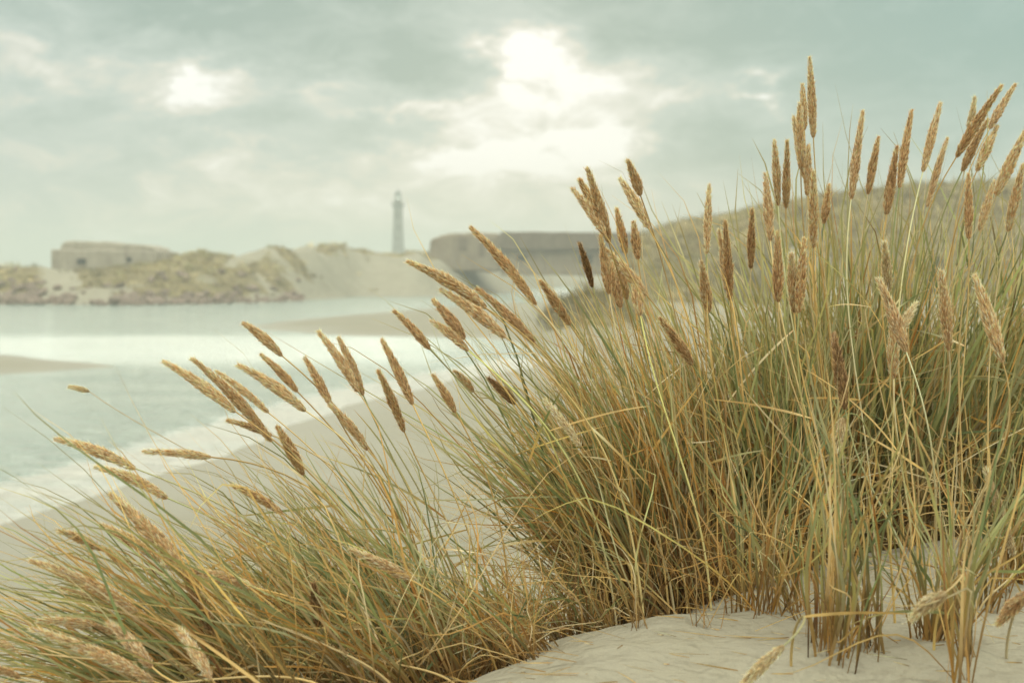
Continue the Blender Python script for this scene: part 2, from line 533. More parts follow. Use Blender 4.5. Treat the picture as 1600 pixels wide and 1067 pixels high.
principled(nb, out, Base_Color=(.75, .8, .78, 1), Roughness=.05, Transmission_Weight=.85)

# ------------------------------------------------------------------ ground + water sheets
def polar(rs, th):
    R, T = np.meshgrid(rs, th, indexing="ij")
    x = R * np.sin(T); y = R * np.cos(T)
    nr, nt = R.shape
    i = np.arange(nr - 1)[:, None] * nt; j = np.arange(nt)[None, :]
    j2 = (j + 1) % nt
    F = np.stack([i + j, i + nt + j, i + nt + j2, i + j2], -1).reshape(-1, 4)
    return x.ravel(), y.ravel(), F
th = np.concatenate([np.linspace(-45, 45, 560, endpoint=False), np.linspace(45, 315, 90, endpoint=False)]) * math.pi / 180
rs = np.concatenate([[.02, .2, .5], np.geomspace(.8, 5, 150, endpoint=False), np.geomspace(5, 150, 190, endpoint=False),
                     np.linspace(150, 260, 110, endpoint=False), np.geomspace(260, 1600, 40)])
x, y, F = polar(rs, th)
z, veg, land = height(x, y, True)
grd = mesh_obj("ground", np.stack([x, y, z], 1), F[:, ::-1], M_ground, attrs={"veg": veg})
tag(grd, "pale dune sand and beach running back to grassy dunes", None, None, "structure")

th2 = np.concatenate([np.linspace(-45, 45, 260, endpoint=False), np.linspace(45, 315, 40, endpoint=False)]) * math.pi / 180
rs2 = np.concatenate([np.geomspace(6, 250, 240, endpoint=False), np.geomspace(250, 1900, 14)])
x, y, F = polar(rs2, th2)
_, _, ld = height(x, y, True)
py = HORY + HC * FPX / np.maximum(y, 1)
pxx = 800 + FPX * x / np.maximum(y, 1)
calm = sstep(515, 530, py) * sstep(585, 560, py) * sstep(900, 600, pxx) * (y > 1)
chop = 1 - .84 * np.clip(calm, 0, 1)
shore = np.where(y < 60, 1.25 * sstep(-3.2, -.6, sdf(x, y, NEAR)) + .2 * sstep(-22, -4, sdf(x, y, NEAR)), 0) * (y > 0)
shore = np.maximum(shore, .26 * sstep(516, 530, py) * sstep(600, 572, py) * sstep(860, 700, pxx) * (y > 1))
wat = mesh_obj("water", np.stack([x, y, 0 * x], 1), F[:, ::-1], M_water, attrs={"chop": chop, "shore": shore})
tag(wat, "pale green lagoon water", None, None, "structure")

# ------------------------------------------------------------------ small mesh kit
class MB:
    def __init__(s):
        s.v = []; s.f = []
    def add(s, V, F):
        b = len(s.v); s.v += [tuple(q) for q in V]; s.f += [tuple(i + b for i in f) for f in F]
    def box(s, x0, x1, y0, y1, z0, z1, taper=0.0, jit=0.0):
        t = taper
        V = np.array([(x0, y0, z0), (x1, y0, z0), (x1, y1, z0), (x0, y1, z0), (x0 + t, y0 + t, z1), (x1 - t, y0 + t, z1), (x1 - t, y1 - t, z1), (x0 + t, y1 - t, z1)])
        if jit: V = V + rng.normal(0, jit, V.shape)
        s.add(V, [(3, 2, 1, 0), (4, 5, 6, 7), (0, 1, 5, 4), (1, 2, 6, 5), (2, 3, 7, 6), (3, 0, 4, 7)])
    def prism(s, poly, y0, y1, rough=.16):
        """poly in (x,z), extruded from y0 to y1, its outline a little broken"""
        if rough:
            q = []
            for (a, b), (c, d) in zip(poly, poly[1:] + poly[:1]):
                k = max(1, int(math.hypot(c - a, d - b) / 1.1))
                for i in range(k):
                    t = i / k
                    q.append((a + (c - a) * t, b + (d - b) * t + (rng.normal(0, rough * .6) if i else 0)))
            poly = q
        n = len(poly)
        V = [(a, y0, b) for a, b in poly] + [(a, y1, b) for a, b in poly]
        F = [tuple(range(n)), tuple(range(2 * n - 1, n - 1, -1))] + [((i + 1) % n, i, i + n, (i + 1) % n + n) for i in range(n)]
        s.add(V, F)
    def lathe(s, prof_, n=28, c=(0, 0)):
        V = []; F = []
        for r, zz in prof_:
            for k in range(n):
                a = 2 * math.pi * k / n
                V.append((c[0] + r * math.cos(a), c[1] + r * math.sin(a), zz))
        for i in range(len(prof_) - 1):
            for k in range(n):
                F.append((i * n + k, i * n + (k + 1) % n, (i + 1) * n + (k + 1) % n, (i + 1) * n + k))
        F.append(tuple(range(n - 1, -1, -1))); F.append(tuple(range((len(prof_) - 1) * n, len(prof_) * n)))
        s.add(V, F)
    def build(s, name, mat, parent=None, smooth=False, bevel=0):
        o = mesh_obj(name, np.array(s.v), s.f, mat, parent, smooth=smooth)
        if bevel:
            b = o.modifiers.new("edge", "BEVEL"); b.width = bevel; b.segments = 2; b.limit_method = "ANGLE"
        return o

# ------------------------------------------------------------------ left bunker (D ~ 193)
DL = 197.0
def fx(px, D): return (px - 800) / FPX * D
def fz(py, D): return (HORY - py) / FPX * D + HC
o0 = np.array([fx(165, DL), DL + 4, 0]); 
bk = empty("concrete_bunker", o0, "weathered concrete bunker on the far left dune, stepped flat top", "bunker")
X = lambda px: fx(px, DL) - o0[0]
Z = lambda py: fz(py, DL)
m = MB(); m.prism([(X(77), Z(432)), (X(246), Z(432)), (X(246), Z(387)), (X(212), Z(381)), (X(170), Z(378.5)), (X(77), Z(391))][::-1] if False else
                  [(X(77), Z(432)), (X(246), Z(432)), (X(246), Z(392)), (X(160), Z(390)), (X(77), Z(389))], -3.1, 7)
m.build("wall", M_conc, bk, bevel=.25)
m = MB(); m.prism([(X(88), Z(392.2)), (X(243), Z(392.2)), (X(238), Z(386)), (X(205), Z(381)), (X(168), Z(378.5)), (X(160), Z(377)), (X(97), Z(377)), (X(92), Z(381))], -2.6, 6)
m.build("roof", M_conc, bk, bevel=.3)
m = MB(); m.prism([(X(246.3), Z(432)), (X(259), Z(432)), (X(257), Z(393)), (X(246.3), Z(392.5))], -2.5, 5)
m.build("side_annex", M_conc, bk, bevel=.15)
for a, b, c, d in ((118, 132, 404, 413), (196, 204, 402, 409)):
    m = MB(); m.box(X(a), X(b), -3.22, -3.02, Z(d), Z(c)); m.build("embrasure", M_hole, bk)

# ------------------------------------------------------------------ right bunker (D ~ 232)
DR = 249.0
o1 = np.array([fx(800, DR), DR + 6, 0])
bk = empty("concrete_bunker", o1, "long dark concrete bunker half buried in the dune right of the lighthouse", "bunker")
X = lambda px: fx(px, DR) - o1[0]
Z = lambda py: fz(py, DR)
m = MB(); m.prism([(X(668), Z(425)), (X(782), Z(425)), (X(782), Z(364.5)), (X(745), Z(363)), (X(712), Z(364)), (X(692), Z(367)), (X(672), Z(374))], -5, 8)
m.build("rounded_end", M_conc2, bk, bevel=.5)
m = MB(); m.prism([(X(778), Z(391)), (X(1010), Z(391)), (X(1010), Z(364)), (X(782), Z(362.5))], -6.5, 9, .05)
m.build("roof", M_concd, bk, bevel=.25)
m = MB(); m.prism([(X(782.5), Z(430)), (X(1006), Z(430)), (X(1006), Z(391.3)), (X(782.5), Z(391.3))], -5.2, 8)
m.build("wall", M_conc2, bk, bevel=.1)
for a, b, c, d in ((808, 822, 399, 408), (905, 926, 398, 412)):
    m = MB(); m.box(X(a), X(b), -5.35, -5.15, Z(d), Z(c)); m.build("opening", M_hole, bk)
for a, b, c, d, e in ((716, 730, 372, 392, 2), (748, 757, 380, 402, 1)):
    m = MB(); m.box(X(a), X(b), -5.14, -4.96, Z(d), Z(c)); m.build("recess", M_concd, bk)

# ------------------------------------------------------------------ lighthouse
DT = 560.0
zb = 3.0
lh = empty("lighthouse", (fx(622.5, DT), DT, zb), "slender grey lighthouse tower beyond the dunes on the horizon", "lighthouse")
S = DT / FPX * 1.08
zg = fz(322, DT) - zb
m = MB(); m.lathe([(14 * S, -1), (14 * S, 2.2), (9.4 * S, 2.4), (9.0 * S, fz(392, DT) - zb), (7.3 * S, (zg + fz(392, DT) - zb) / 2 + 1), (6.6 * S, zg - 1.2), (7.0 * S, zg - .6)])
m.build("tower", M_tower, lh, smooth=True)
m = MB(); m.lathe([(7.0 * S, zg - .58), (9.2 * S, zg), (9.2 * S, zg + .35), (6.0 * S, zg + .36)]); gal = m.build("gallery", M_metal, lh)
m = MB()
for k in range(20):
    a = 2 * math.pi * k / 20; cx, cy = 9.0 * S * math.cos(a), 9.0 * S * math.sin(a)
    m.box(cx - .04, cx + .04, cy - .04, cy + .04, zg + .36, zg + 1.4)
m.lathe([(9.05 * S, zg + 1.4), (9.05 * S, zg + 1.47), (8.9 * S, zg + 1.47), (8.9 * S, zg + 1.4)])
m.build("railing", M_metal, gal)
m = MB(); m.lathe([(4.8 * S, zg + .37), (4.8 * S, zg + 1.9), (5.2 * S, zg + 2.0), (5.2 * S, zg + 2.15)]); m.build("lantern_base", M_tower, lh)
m = MB(); m.lathe([(4.1 * S, zg + 2.16), (4.1 * S, zg + 4.2)]); m.build("lantern_glass", M_glass, lh, smooth=True)
m = MB()
for k in range(10):
    a = 2 * math.pi * k / 10; cx, cy = 4.25 * S * math.cos(a), 4.25 * S * math.sin(a)
    m.box(cx - .06, cx + .06, cy - .06, cy + .06, zg + 2.16, zg + 4.2)
m.build("lantern_frame", M_metal, lh)
m = MB(); m.lathe([(4.8 * S, zg + 4.21), (4.6 * S, zg + 4.5), (3.6 * S, zg + 5.2), (1.6 * S, zg + 5.75), (.6 * S, zg + 5.9), (.5 * S, zg + 6.3), (.15 * S, zg + 6.9)]); m.build("dome", M_metal, lh, smooth=True)
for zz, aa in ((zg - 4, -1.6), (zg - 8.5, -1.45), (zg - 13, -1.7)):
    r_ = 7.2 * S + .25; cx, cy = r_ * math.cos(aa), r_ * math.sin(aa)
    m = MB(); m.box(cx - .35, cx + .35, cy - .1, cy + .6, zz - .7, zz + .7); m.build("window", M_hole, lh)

# ------------------------------------------------------------------ boulders along the far shore
import bmesh
protos = []
for k in range(5):
    bm = bmesh.new(); bmesh.ops.create_icosphere(bm, subdivisions=2, radius=1)
    rr = np.random.default_rng(50 + k)
    ax = rr.normal(size=(7, 3)); ax /= np.linalg.norm(ax, axis=1)[:, None]
    cut = rr.uniform(.45, .8, 7)
    for v in bm.verts:
        p = np.array(v.co)
        for a_, c_ in zip(ax, cut):
            d_ = p @ a_
            if d_ > c_: p = p - a_ * (d_ - c_)
        v.co = p * np.array([1.25, .9, .72]) * (1 + rr.normal(0, .02))
    me = bpy.data.meshes.new("boulder"); bm.to_mesh(me); bm.free(); me.materials.append(M_rock); protos.append(me)
nb_ = 0
for i in range(300):
    px = rng.uniform(-40, 480) if i % 5 else rng.uniform(15, 60)
    shp = prof(px, SHORE); D = HC * FPX / (shp - HORY) + rng.exponential(4.5) + .1
    x = fx(px, D); s_ = rng.uniform(.25, .8) * (1.3 if rng.random() < .15 else 1)
    if rng.random() < .25 * (px > 380): continue
    o = bpy.data.objects.new("boulder", protos[i % 5]); COL.objects.link(o)
    o.location = (x, D, hz(x, D) + s_ * .3); o.scale = (s_, s_, s_)
    o.rotation_euler = (rng.normal(0, .3), rng.normal(0, .3), rng.uniform(0, 6.3))
    tag(o, "reddish brown boulder lying on the far shoreline below the dunes", "boulder", "boulders along the far shore")

# ------------------------------------------------------------------ grass kit
def nrm(a):
    return a / np.maximum(np.linalg.norm(a, axis=-1, keepdims=True), 1e-9)

def blade_arrays(root, d, L, bend, w, c0, c1, c2, K=9, kink=None, kt=None, curl=None):
    """ribbons; colour runs c0 (base) -> c1 (middle) -> c2 (tip)"""
    n = len(root)
    t = np.linspace(0, 1, K + 1)[None, :, None]
    Lr = L[:, None, None]
    p = root[:, None, :] + d[:, None, :] * Lr * t + bend[:, None, :] * Lr * t ** 2
    if curl is not None:
        p = p + curl[:, None, :] * Lr * np.sin(t * 6.0) * t * .12
    if kink is not None:
        p = p + kink[:, None, :] * Lr * np.clip(t - kt[:, None, None], 0, 1)
    tan = np.gradient(p, axis=1)
    side = nrm(rng.normal(size=(n, 3)) * np.array([1, 1, .25]))
    sd = nrm(np.cross(tan, side[:, None, :]))
    wp = np.clip(.55 + t * 3, 0, 1) * (1 - t ** 2.6) ** .8 + .06
    off = sd * (w[:, None, None] * .5) * wp
    V = np.stack([p - off, p + off], 2).reshape(-1, 3)
    b = (np.arange(n) * (K + 1) * 2)[:, None]; k = np.arange(K)[None, :] * 2
    F = np.stack([b + k, b + k + 1, b + k + 3, b + k + 2], -1).reshape(-1, 4)
    a = np.clip((t - .05) / .42, 0, 1) ** 1.2; bb = np.clip((t - .72) / .28, 0, 1)
    c = c0[:, None, :] * (1 - a) + c1[:, None, :] * a
    c = c * (1 - bb) + c2[:, None, :] * bb
    c = c * (1 + rng.normal(0, .10, (n, K + 1, 1)))
    spot = (rng.random((n, K + 1, 1)) < .04)
    c = np.where(spot, c * np.array([.75, .55, .45]), c)
    C = np.repeat(c[:, :, None, :], 2, 2).reshape(-1, 3)
    return V, F, C

def join(parts):
    Vs, Fs, Cs = [], [], []; b = 0
    for V, F, C in parts:
        Vs.append(V); Fs.append(F + b); Cs.append(C); b += len(V)
    return np.concatenate(Vs), np.concatenate(Fs), np.concatenate(Cs)

GREEN = np.array([(.25, .27, .10), (.31, .31, .13), (.17, .20, .075), (.38, .36, .18), (.36, .32, .11)])
STRAW = np.array([(.64, .43, .16), (.72, .52, .24), (.54, .34, .11), (.68, .45, .15), (.78, .64, .38)])
BROWN = np.array([(.27, .145, .045), (.17, .09, .03), (.34, .19, .06), (.40, .21, .05)])
CULM = np.array([(.66, .40, .13), (.74, .50, .20), (.56, .31, .09), (.62, .44, .20)])
ORANGE = np.array([(.50, .24, .045), (.55, .30, .06)])
def pick(pal, n, j=.20):
    return np.minimum(pal[rng.integers(0, len(pal), n)] * np.exp(rng.normal(0, j, (n, 1))), .88)

def tussock(name, label, roots, lean, n, Lr, spread=(.16, .14), bendx=-.12, droop=.10, brown=.45, mix=(.55, .30, .15), mess=.10, w=(.0035, .0060), culms=0, foot=.6, tillers=None, group=None, cat="grass clump"):
    """roots: list of (x, y, sx, sy, weight); lean: function x -> mean sideways lean"""
    c = np.array([[r[0], r[1]] for r in roots]); wt_ = np.array([r[4] for r in roots], float); wt_ /= wt_.sum()
    cx, cy = (c * wt_[:, None]).sum(0)
    e = empty(name, (cx, cy, hz(cx, cy)), label, cat, group)
    M = tillers or max(4, n // 9)
    ki = rng.choice(len(roots), M, p=wt_)
    sg = np.array([[r[2], r[3]] for r in roots])
    tx = c[ki, 0] + rng.normal(0, 1, M) * sg[ki, 0]; ty = c[ki, 1] + rng.normal(0, 1, M) * sg[ki, 1]
    tl = np.array([lean(a) for a in tx]) + np.clip(rng.normal(0, spread[0], M), -1.7 * spread[0], 1.7 * spread[0]); tyl = rng.normal(-.02, spread[1], M)
    tL = rng.uniform(Lr[0], Lr[1], M)
    def batch(nn, kind):
        j = rng.integers(0, M, nn)
        x = tx[j] + rng.normal(0, .012, nn); y = ty[j] + rng.normal(0, .012, nn)
        z = height(x, y) - .01
        root = np.stack([x, y, z], 1)
        if kind == "culm":
            lx = tl[j] * 1.0 + rng.normal(0, .05, nn); ly = tyl[j] + rng.normal(0, .05, nn)
            L = tL[j] * rng.uniform(.55, 1.0, nn)
            bend = np.stack([bendx * .5 + rng.normal(0, .05, nn), rng.normal(0, .05, nn), -np.abs(rng.normal(.03, .02, nn))], 1)
        elif kind == "mess":
            a = rng.uniform(0, 2 * math.pi, nn); s = np.abs(rng.normal(.55, .35, nn))
            lx = np.cos(a) * s + tl[j] * .4; ly = np.sin(a) * s * .8
            L = tL[j] * rng.uniform(.45, .95, nn)
            bend = np.stack([rng.normal(-.05, .25, nn), rng.normal(0, .2, nn), -np.abs(rng.normal(.25, .2, nn))], 1)
        else:
            lx = tl[j] + np.clip(rng.normal(0, spread[0] * .6, nn), -1.1 * spread[0], 1.1 * spread[0]); ly = tyl[j] + rng.normal(0, spread[1] * .6, nn)
            L = tL[j] * rng.uniform(.62, 1.0, nn)
            if kind == "dry": L = L * rng.uniform(.6, 1.0, nn)
            bend = np.stack([bendx + lx * .12 + rng.normal(0, .09, nn), rng.normal(0, .08, nn), -np.abs(rng.normal(droop, droop * .6, nn)) - .15 * np.abs(lx)], 1)
        d = nrm(np.stack([lx, ly, np.ones(nn)], 1))
        ww = rng.uniform(w[0], w[1], nn)
        if kind == "culm":
            c0 = pick(BROWN, nn) * 1.1; c1 = pick(CULM, nn); c2 = pick(STRAW, nn); kf = .05; ww = rng.uniform(.0026, .0042, nn)
        elif kind == "green":
            c0 = pick(BROWN, nn) * foot + pick(GREEN, nn) * .1; c1 = pick(GREEN, nn); c2 = c1 * .5 + pick(STRAW, nn) * .45  # brown sheath foot, colour darkened further to imitate shade inside the clump
            kf = .06
        elif kind == "dry":
            c0 = pick(BROWN, nn) * .5; c1 = pick(STRAW, nn) * .78; c2 = pick(STRAW, nn); kf = .22; ww = ww * .8  # brown base with shade between the blades put into its colour
            s_ = rng.random(nn) < brown; c1[s_] = pick(BROWN, s_.sum()) * 1.25
            s_ = rng.random(nn) < .03; c1[s_] = pick(ORANGE, s_.sum())
        else:
            c0 = pick(BROWN, nn); c1 = pick(STRAW, nn) * .9; c2 = pick(STRAW, nn) * .95; kf = .45; ww = ww * .55
            s_ = rng.random(nn) < .25; c1[s_] = pick(BROWN, s_.sum()) * 1.3
            s_ = rng.random(nn) < .18; c1[s_] = pick(GREEN, s_.sum()) * 1.1
        has = rng.random(nn) < kf
        a = rng.uniform(0, 2 * math.pi, nn)
        kink = np.stack([np.cos(a) * .7, np.sin(a) * .5, -rng.uniform(.3, 1.3, nn)], 1) * has[:, None]
        kt = rng.uniform(.35, .85, nn)
        curl = rng.normal(0, .45, (nn, 3))
        return blade_arrays(root, d, L, bend, ww, c0, c1, c2, 10, kink, kt, curl)
    ng, nd, nm = int(n * mix[0]), int(n * (mix[1])), int(n * (mix[2] + mess))
    loc = np.array(e.location)
    for nm_, cnt, kd in (("green_blades", ng, "green"), ("dry_blades", nd, "dry"), ("straw", nm, "mess"), ("bare_culms", culms, "culm")):
        if not cnt: continue
        V, F, C = batch(cnt, kd)
        mesh_obj(nm_, V - loc, F, M_blade, e, {"tint": C})
    return e

# --- the tussocks
tussock("grass_tussock", "wind-bent green and straw clump filling the lower left corner", [(-.34, 2.42, .10, .14, 1.2), (-.22, 2.55, .07, .12, 1.1), (-.42, 2.28, .08, .10, .7), (-.14, 2.50, .05, .10, .9)],
        lambda x: -.50 + .75 * (x + .2), 2100, (.38, .72), (.18, .17), -.16, .13, .5, (.46, .36, .18), .14, (.0028, .0054), 210)
tussock("grass_tussock", "low tangle of dead brown stems between the left and the middle clump", [(-.04, 2.50, .07, .10, 1), (.10, 2.68, .06, .06, 1)],
        lambda x: -.30, 620, (.20, .40), (.34, .25), -.12, .15, .7, (.22, .40, .38), .2, (.0026, .0044), 40)
tussock("grass_tussock", "large leaning clump in the middle, brown at its base behind the sand edge", [(.27, 2.84, .045, .07, 1.0), (.36, 2.95, .06, .10, 1.4), (.46, 3.08, .06, .10, 1)],
        lambda x: -.33 + .70 * (x - .30), 2100, (.56, .96), (.125, .12), -.06, .06, .65, (.34, .50, .16), .10, (.003, .0062), 300)
tussock("grass_tussock", "upright green clump in front of the pale water gap, right of the middle", [(.56, 3.04, .05, .07, 1), (.66, 3.22, .06, .08, 1)],
        lambda x: -.12 + .3 * (x - .55), 850, (.60, .96), (.18, .14), -.05, .05, .4, (.58, .34, .08), .05, (.0038, .0074), 120)
tussock("grass_tussock", "tall dense green clump under the cluster of highest seed heads", [(.78, 3.30, .06, .08, 1), (.92, 3.50, .08, .10, 1)],
        lambda x: -.04 + .3 * (x - .8), 1250, (.80, 1.16), (.17, .14), -.02, .05, .4, (.70, .26, .04), .04, (.0040, .0080), 130)
tussock("grass_tussock", "tall green and brown clump at the right edge of the picture", [(1.04, 3.48, .07, .08, 1), (1.22, 3.62, .09, .10, 1), (1.38, 3.75, .09, .1, .6)],
        lambda x: .08 + .25 * (x - 1.1), 1500, (.84, 1.22), (.17, .14), .03, .05, .5, (.56, .38, .06), .04, (.0040, .0080), 200)
tussock("grass_tussock", "thin brown-footed tuft standing in the sand below the tall clumps", [(.44, 2.48, .04, .06, 1)], lambda x: -.12, 60, (.28, .52), (.22, .18), -.05, .06, .5, (.45, .40, .15), .4, (.003, .0055), 8, .9, 7)
tussock("grass_tussock", "green tuft with an orange stem rising from the bottom edge of the sand", [(.51, 2.24, .03, .06, 1)], lambda x: .02, 62, (.34, .66), (.15, .13), -.02, .05, .4, (.58, .32, .1), .3, (.0036, .0064), 9, .9, 7)
tussock("grass_tussock", "dark green tuft in the sand beside the pale drooping seed head", [(.68, 2.24, .03, .06, 1)], lambda x: -.08, 62, (.30, .56), (.22, .15), -.04, .05, .4, (.60, .30, .1), .3, (.0036, .0064), 7, .9, 7)
tussock("grass_tussock", "tuft in the lower right corner with blades splayed over the sand", [(.80, 2.44, .035, .05, 1), (.94, 2.66, .04, .06, 1)], lambda x: .02, 95, (.30, .62), (.24, .17), .02, .07, .4, (.5, .35, .15), .4, (.0034, .006), 10, .9, 10)
tussock("grass_tussock", "few sparse low stems lying on the open sand left of the tufts", [(.27, 2.42, .05, .05, 1)], lambda x: -.35, 34, (.25, .42), (.35, .3), -.15, .15, .4, (.4, .3, .3), .5, (.002, .0036), 0, .9)

# broken straws and bits lying on the sand
nn = 520
x = rng.uniform(-.1, 1.3, nn); y = rng.uniform(1.95, 3.3, nn)
ok = crest_s(x, y) < -.02; x, y = x[ok], y[ok]; nn = len(x)
zz_ = height(x, y) + .003
a = rng.normal(math.pi * .9, .6, nn); L = rng.exponential(.035, nn) + .01
V, F, C = blade_arrays(np.stack([x, y, zz_], 1), nrm(np.stack([np.cos(a), np.sin(a), rng.normal(.03, .05, nn)], 1)), L, np.stack([rng.normal(0, .1, nn), rng.normal(0, .1, nn), 0 * x], 1),
                       rng.uniform(.0008, .002, nn), pick(BROWN, nn), pick(STRAW, nn) * .8, pick(BROWN, nn), 4)
tag(mesh_obj("straw_litter", V, F, M_blade, None, {"tint": C}), "broken dry straws scattered on the sand", "straw litter", None, "stuff")

# ------------------------------------------------------------------ stalks with seed heads
# tip x, tip y, base x, base y, distance, background code, clump, width px, shade
H = [
 (90,687,212,732,2.35,"W","L",19,0),(152,731,262,778,2.35,"W","L",18,0),(228,706,330,714,2.4,"B","L",16,0),
 (95,831,158,858,2.35,"B","L",17,0),(163,858,208,892,2.35,"B","L",15,0),(175,775,288,890,2.3,"B","L",28,0),(160,822,250,876,2.4,"B","L",19,0),
 (52,878,215,955,2.25,"B","L",27,0),(65,970,178,988,2.3,"B","L",18,0),(52,984,240,1064,2.15,"B","L",24,0),(100,920,168,946,2.4,"B","L",14,1),
 (255,884,400,918,2.3,"L","L",22,0),(280,882,334,992,2.3,"L","L",24,1),(172,975,238,1042,2.15,"L","L",24,0),(-30,1000,24,1013,2.2,"B","L",15,0),(-25,1038,32,1058,2.2,"B","L",14,1),
 (383,508,441,556,2.6,"W","L",17,0),(258,567,368,643,2.5,"W","L",21,0),(302,563,425,690,2.55,"W","L",22,0),(340,582,420,645,2.7,"W","L",15,0),
 (375,573,478,642,2.5,"W","L",21,0),(410,557,465,612,2.7,"W","L",16,1),(358,658,425,680,2.6,"W","L",13,1),(435,670,474,742,2.5,"W","L",21,1),
 (478,562,517,633,2.6,"W","L",16,1),(517,635,575,703,2.55,"B","L",16,0),(499,521,560,612,2.6,"W","L",18,0),(530,531,568,618,2.65,"W","L",17,0),
 (592,582,632,675,2.6,"B","L",18,1),(598,534,645,632,2.6,"W","L",17,1),(618,489,672,546,2.6,"W","M",17,1),(678,589,712,645,2.7,"B","L",15,1),
 (365,760,442,802,2.6,"L","L",15,1),(490,915,497,978,2.3,"L","L",22,2),(280,985,330,1060,2.1,"L","L",24,0),(550,860,640,905,2.4,"L","L",18,0),
 (640,411,757,480,2.6,"F","M",22,0),(692,428,760,482,2.75,"F","M",20,0),(692,456,790,527,2.55,"W","M",22,0),(747,453,836,536,2.7,"W","M",18,1),
 (737,358,838,477,2.6,"F","M",21,1),(846,442,891,508,2.75,"F","M",18,1),(679,472,726,530,2.6,"W","M",20,1),(676,504,732,548,2.55,"W","M",19,0),
 (766,594,806,631,2.8,"M","M",18,2),(712,582,740,612,2.7,"B","M",14,0),(853,627,908,697,2.5,"M","M",15,3),
 (896,298,946,368,2.7,"S","M",20,0),(919,267,952,380,2.7,"S","M",22,0),(907,284,945,360,2.8,"S","M",19,1),(982,254,1001,306,2.75,"S","M",19,0),(970,282,1014,357,2.75,"S","M",20,0),
 (964,330,978,398,2.9,"S","M",18,1),(990,350,997,406,2.9,"F","M",17,1),(906,383,926,449,2.8,"F","M",14,2),
 (939,372,952,460,2.75,"F","M",18,1),(952,405,970,482,2.75,"F","M",19,1),(950,393,1011,462,2.65,"F","M",19,0),(962,412,980,468,2.9,"F","M",18,1),(992,443,1001,494,2.7,"M","M",22,0),
 (1033,500,1082,570,2.6,"M","M",21,1),
 (1108,292,1104,397,2.9,"S","C",14,0),(1133,349,1141,470,2.9,"D","C",17,1),(1124,362,1136,455,3.0,"D","C",15,0),(1175,330,1173,420,3.1,"D","C",14,1),(1096,413,1107,489,2.8,"D","C",20,0),
 (1196,275,1204,377,2.9,"S","T",17,0),(1210,223,1216,322,2.95,"S","T",14,0),(1230,223,1228,326,2.95,"S","T",15,0),
 (1265,93,1271,216,3.0,"S","T",17,0),(1254,135,1257,204,3.1,"S","T",14,0),(1240,186,1259,282,2.95,"S","T",20,0),(1249,165,1251,265,3.1,"S","T",15,0),
 (1263,231,1261,306,2.9,"S","T",16,0),(1271,271,1271,388,2.9,"S","T",19,0),(1295,292,1287,350,3.1,"S","T",14,1),
 (1348,176,1330,312,3.0,"S","T",16,0),(1372,218,1356,304,3.05,"S","T",16,1),(1401,233,1385,336,2.95,"S","T",19,1),(1424,176,1405,294,3.0,"S","T",18,1),
 (1469,164,1442,269,3.0,"S","E",17,0),(1480,218,1449,324,3.3,"S","E",13,0),(1523,155,1514,216,3.4,"S","E",15,3),(1563,137,1494,246,3.0,"S","E",19,1),(1542,190,1503,268,3.2,"S","E",17,0),
 (1585,135,1546,202,3.1,"S","E",15,0),(1557,200,1526,268,3.1,"S","E",18,0),(1604,203,1556,306,2.9,"S","E",21,0),(1513,275,1514,374,3.0,"D","E",16,1),
 (1553,286,1531,362,3.1,"D","E",17,0),(1598,261,1575,362,3.0,"D","E",18,0),(1215,366,1216,472,2.75,"G","T",19,1),(1236,400,1241,489,2.7,"G","T",20,0),(1256,376,1248,489,2.7,"G","T",20,1),
 (1382,382,1389,456,2.7,"G","T",18,3),(1374,440,1416,550,2.55,"G","T",26,0),(1395,498,1396,592,2.7,"G","T",22,0),(1431,475,1409,517,2.6,"G","T",17,3),
 (1471,428,1483,548,2.6,"G","E",25,0),(1524,434,1567,566,2.45,"G","E",29,0),(1303,526,1321,640,2.35,"G","T",27,2),
 (1308,700,1316,652,2.4,"G","T",26,3),(1428,965,1478,925,1.95,"G","K",30,3),(1562,972,1606,925,1.95,"G","K",26,1),(1150,1085,1225,1008,1.9,"G","K",24,3),
 (1540,735,1585,870,2.5,"G","E",20,3),
]
HEADPAL = {0: np.array([(.88, .62, .35), (.84, .56, .29), (.90, .70, .44), (.58, .36, .17)]),
           1: np.array([(.80, .53, .28), (.72, .45, .21), (.86, .62, .35), (.46, .27, .12)]),
           2: np.array([(.36, .22, .09), (.48, .31, .14), (.22, .12, .05)]),
           3: np.array([(.72, .56, .32), (.64, .46, .24), (.80, .64, .40)])}

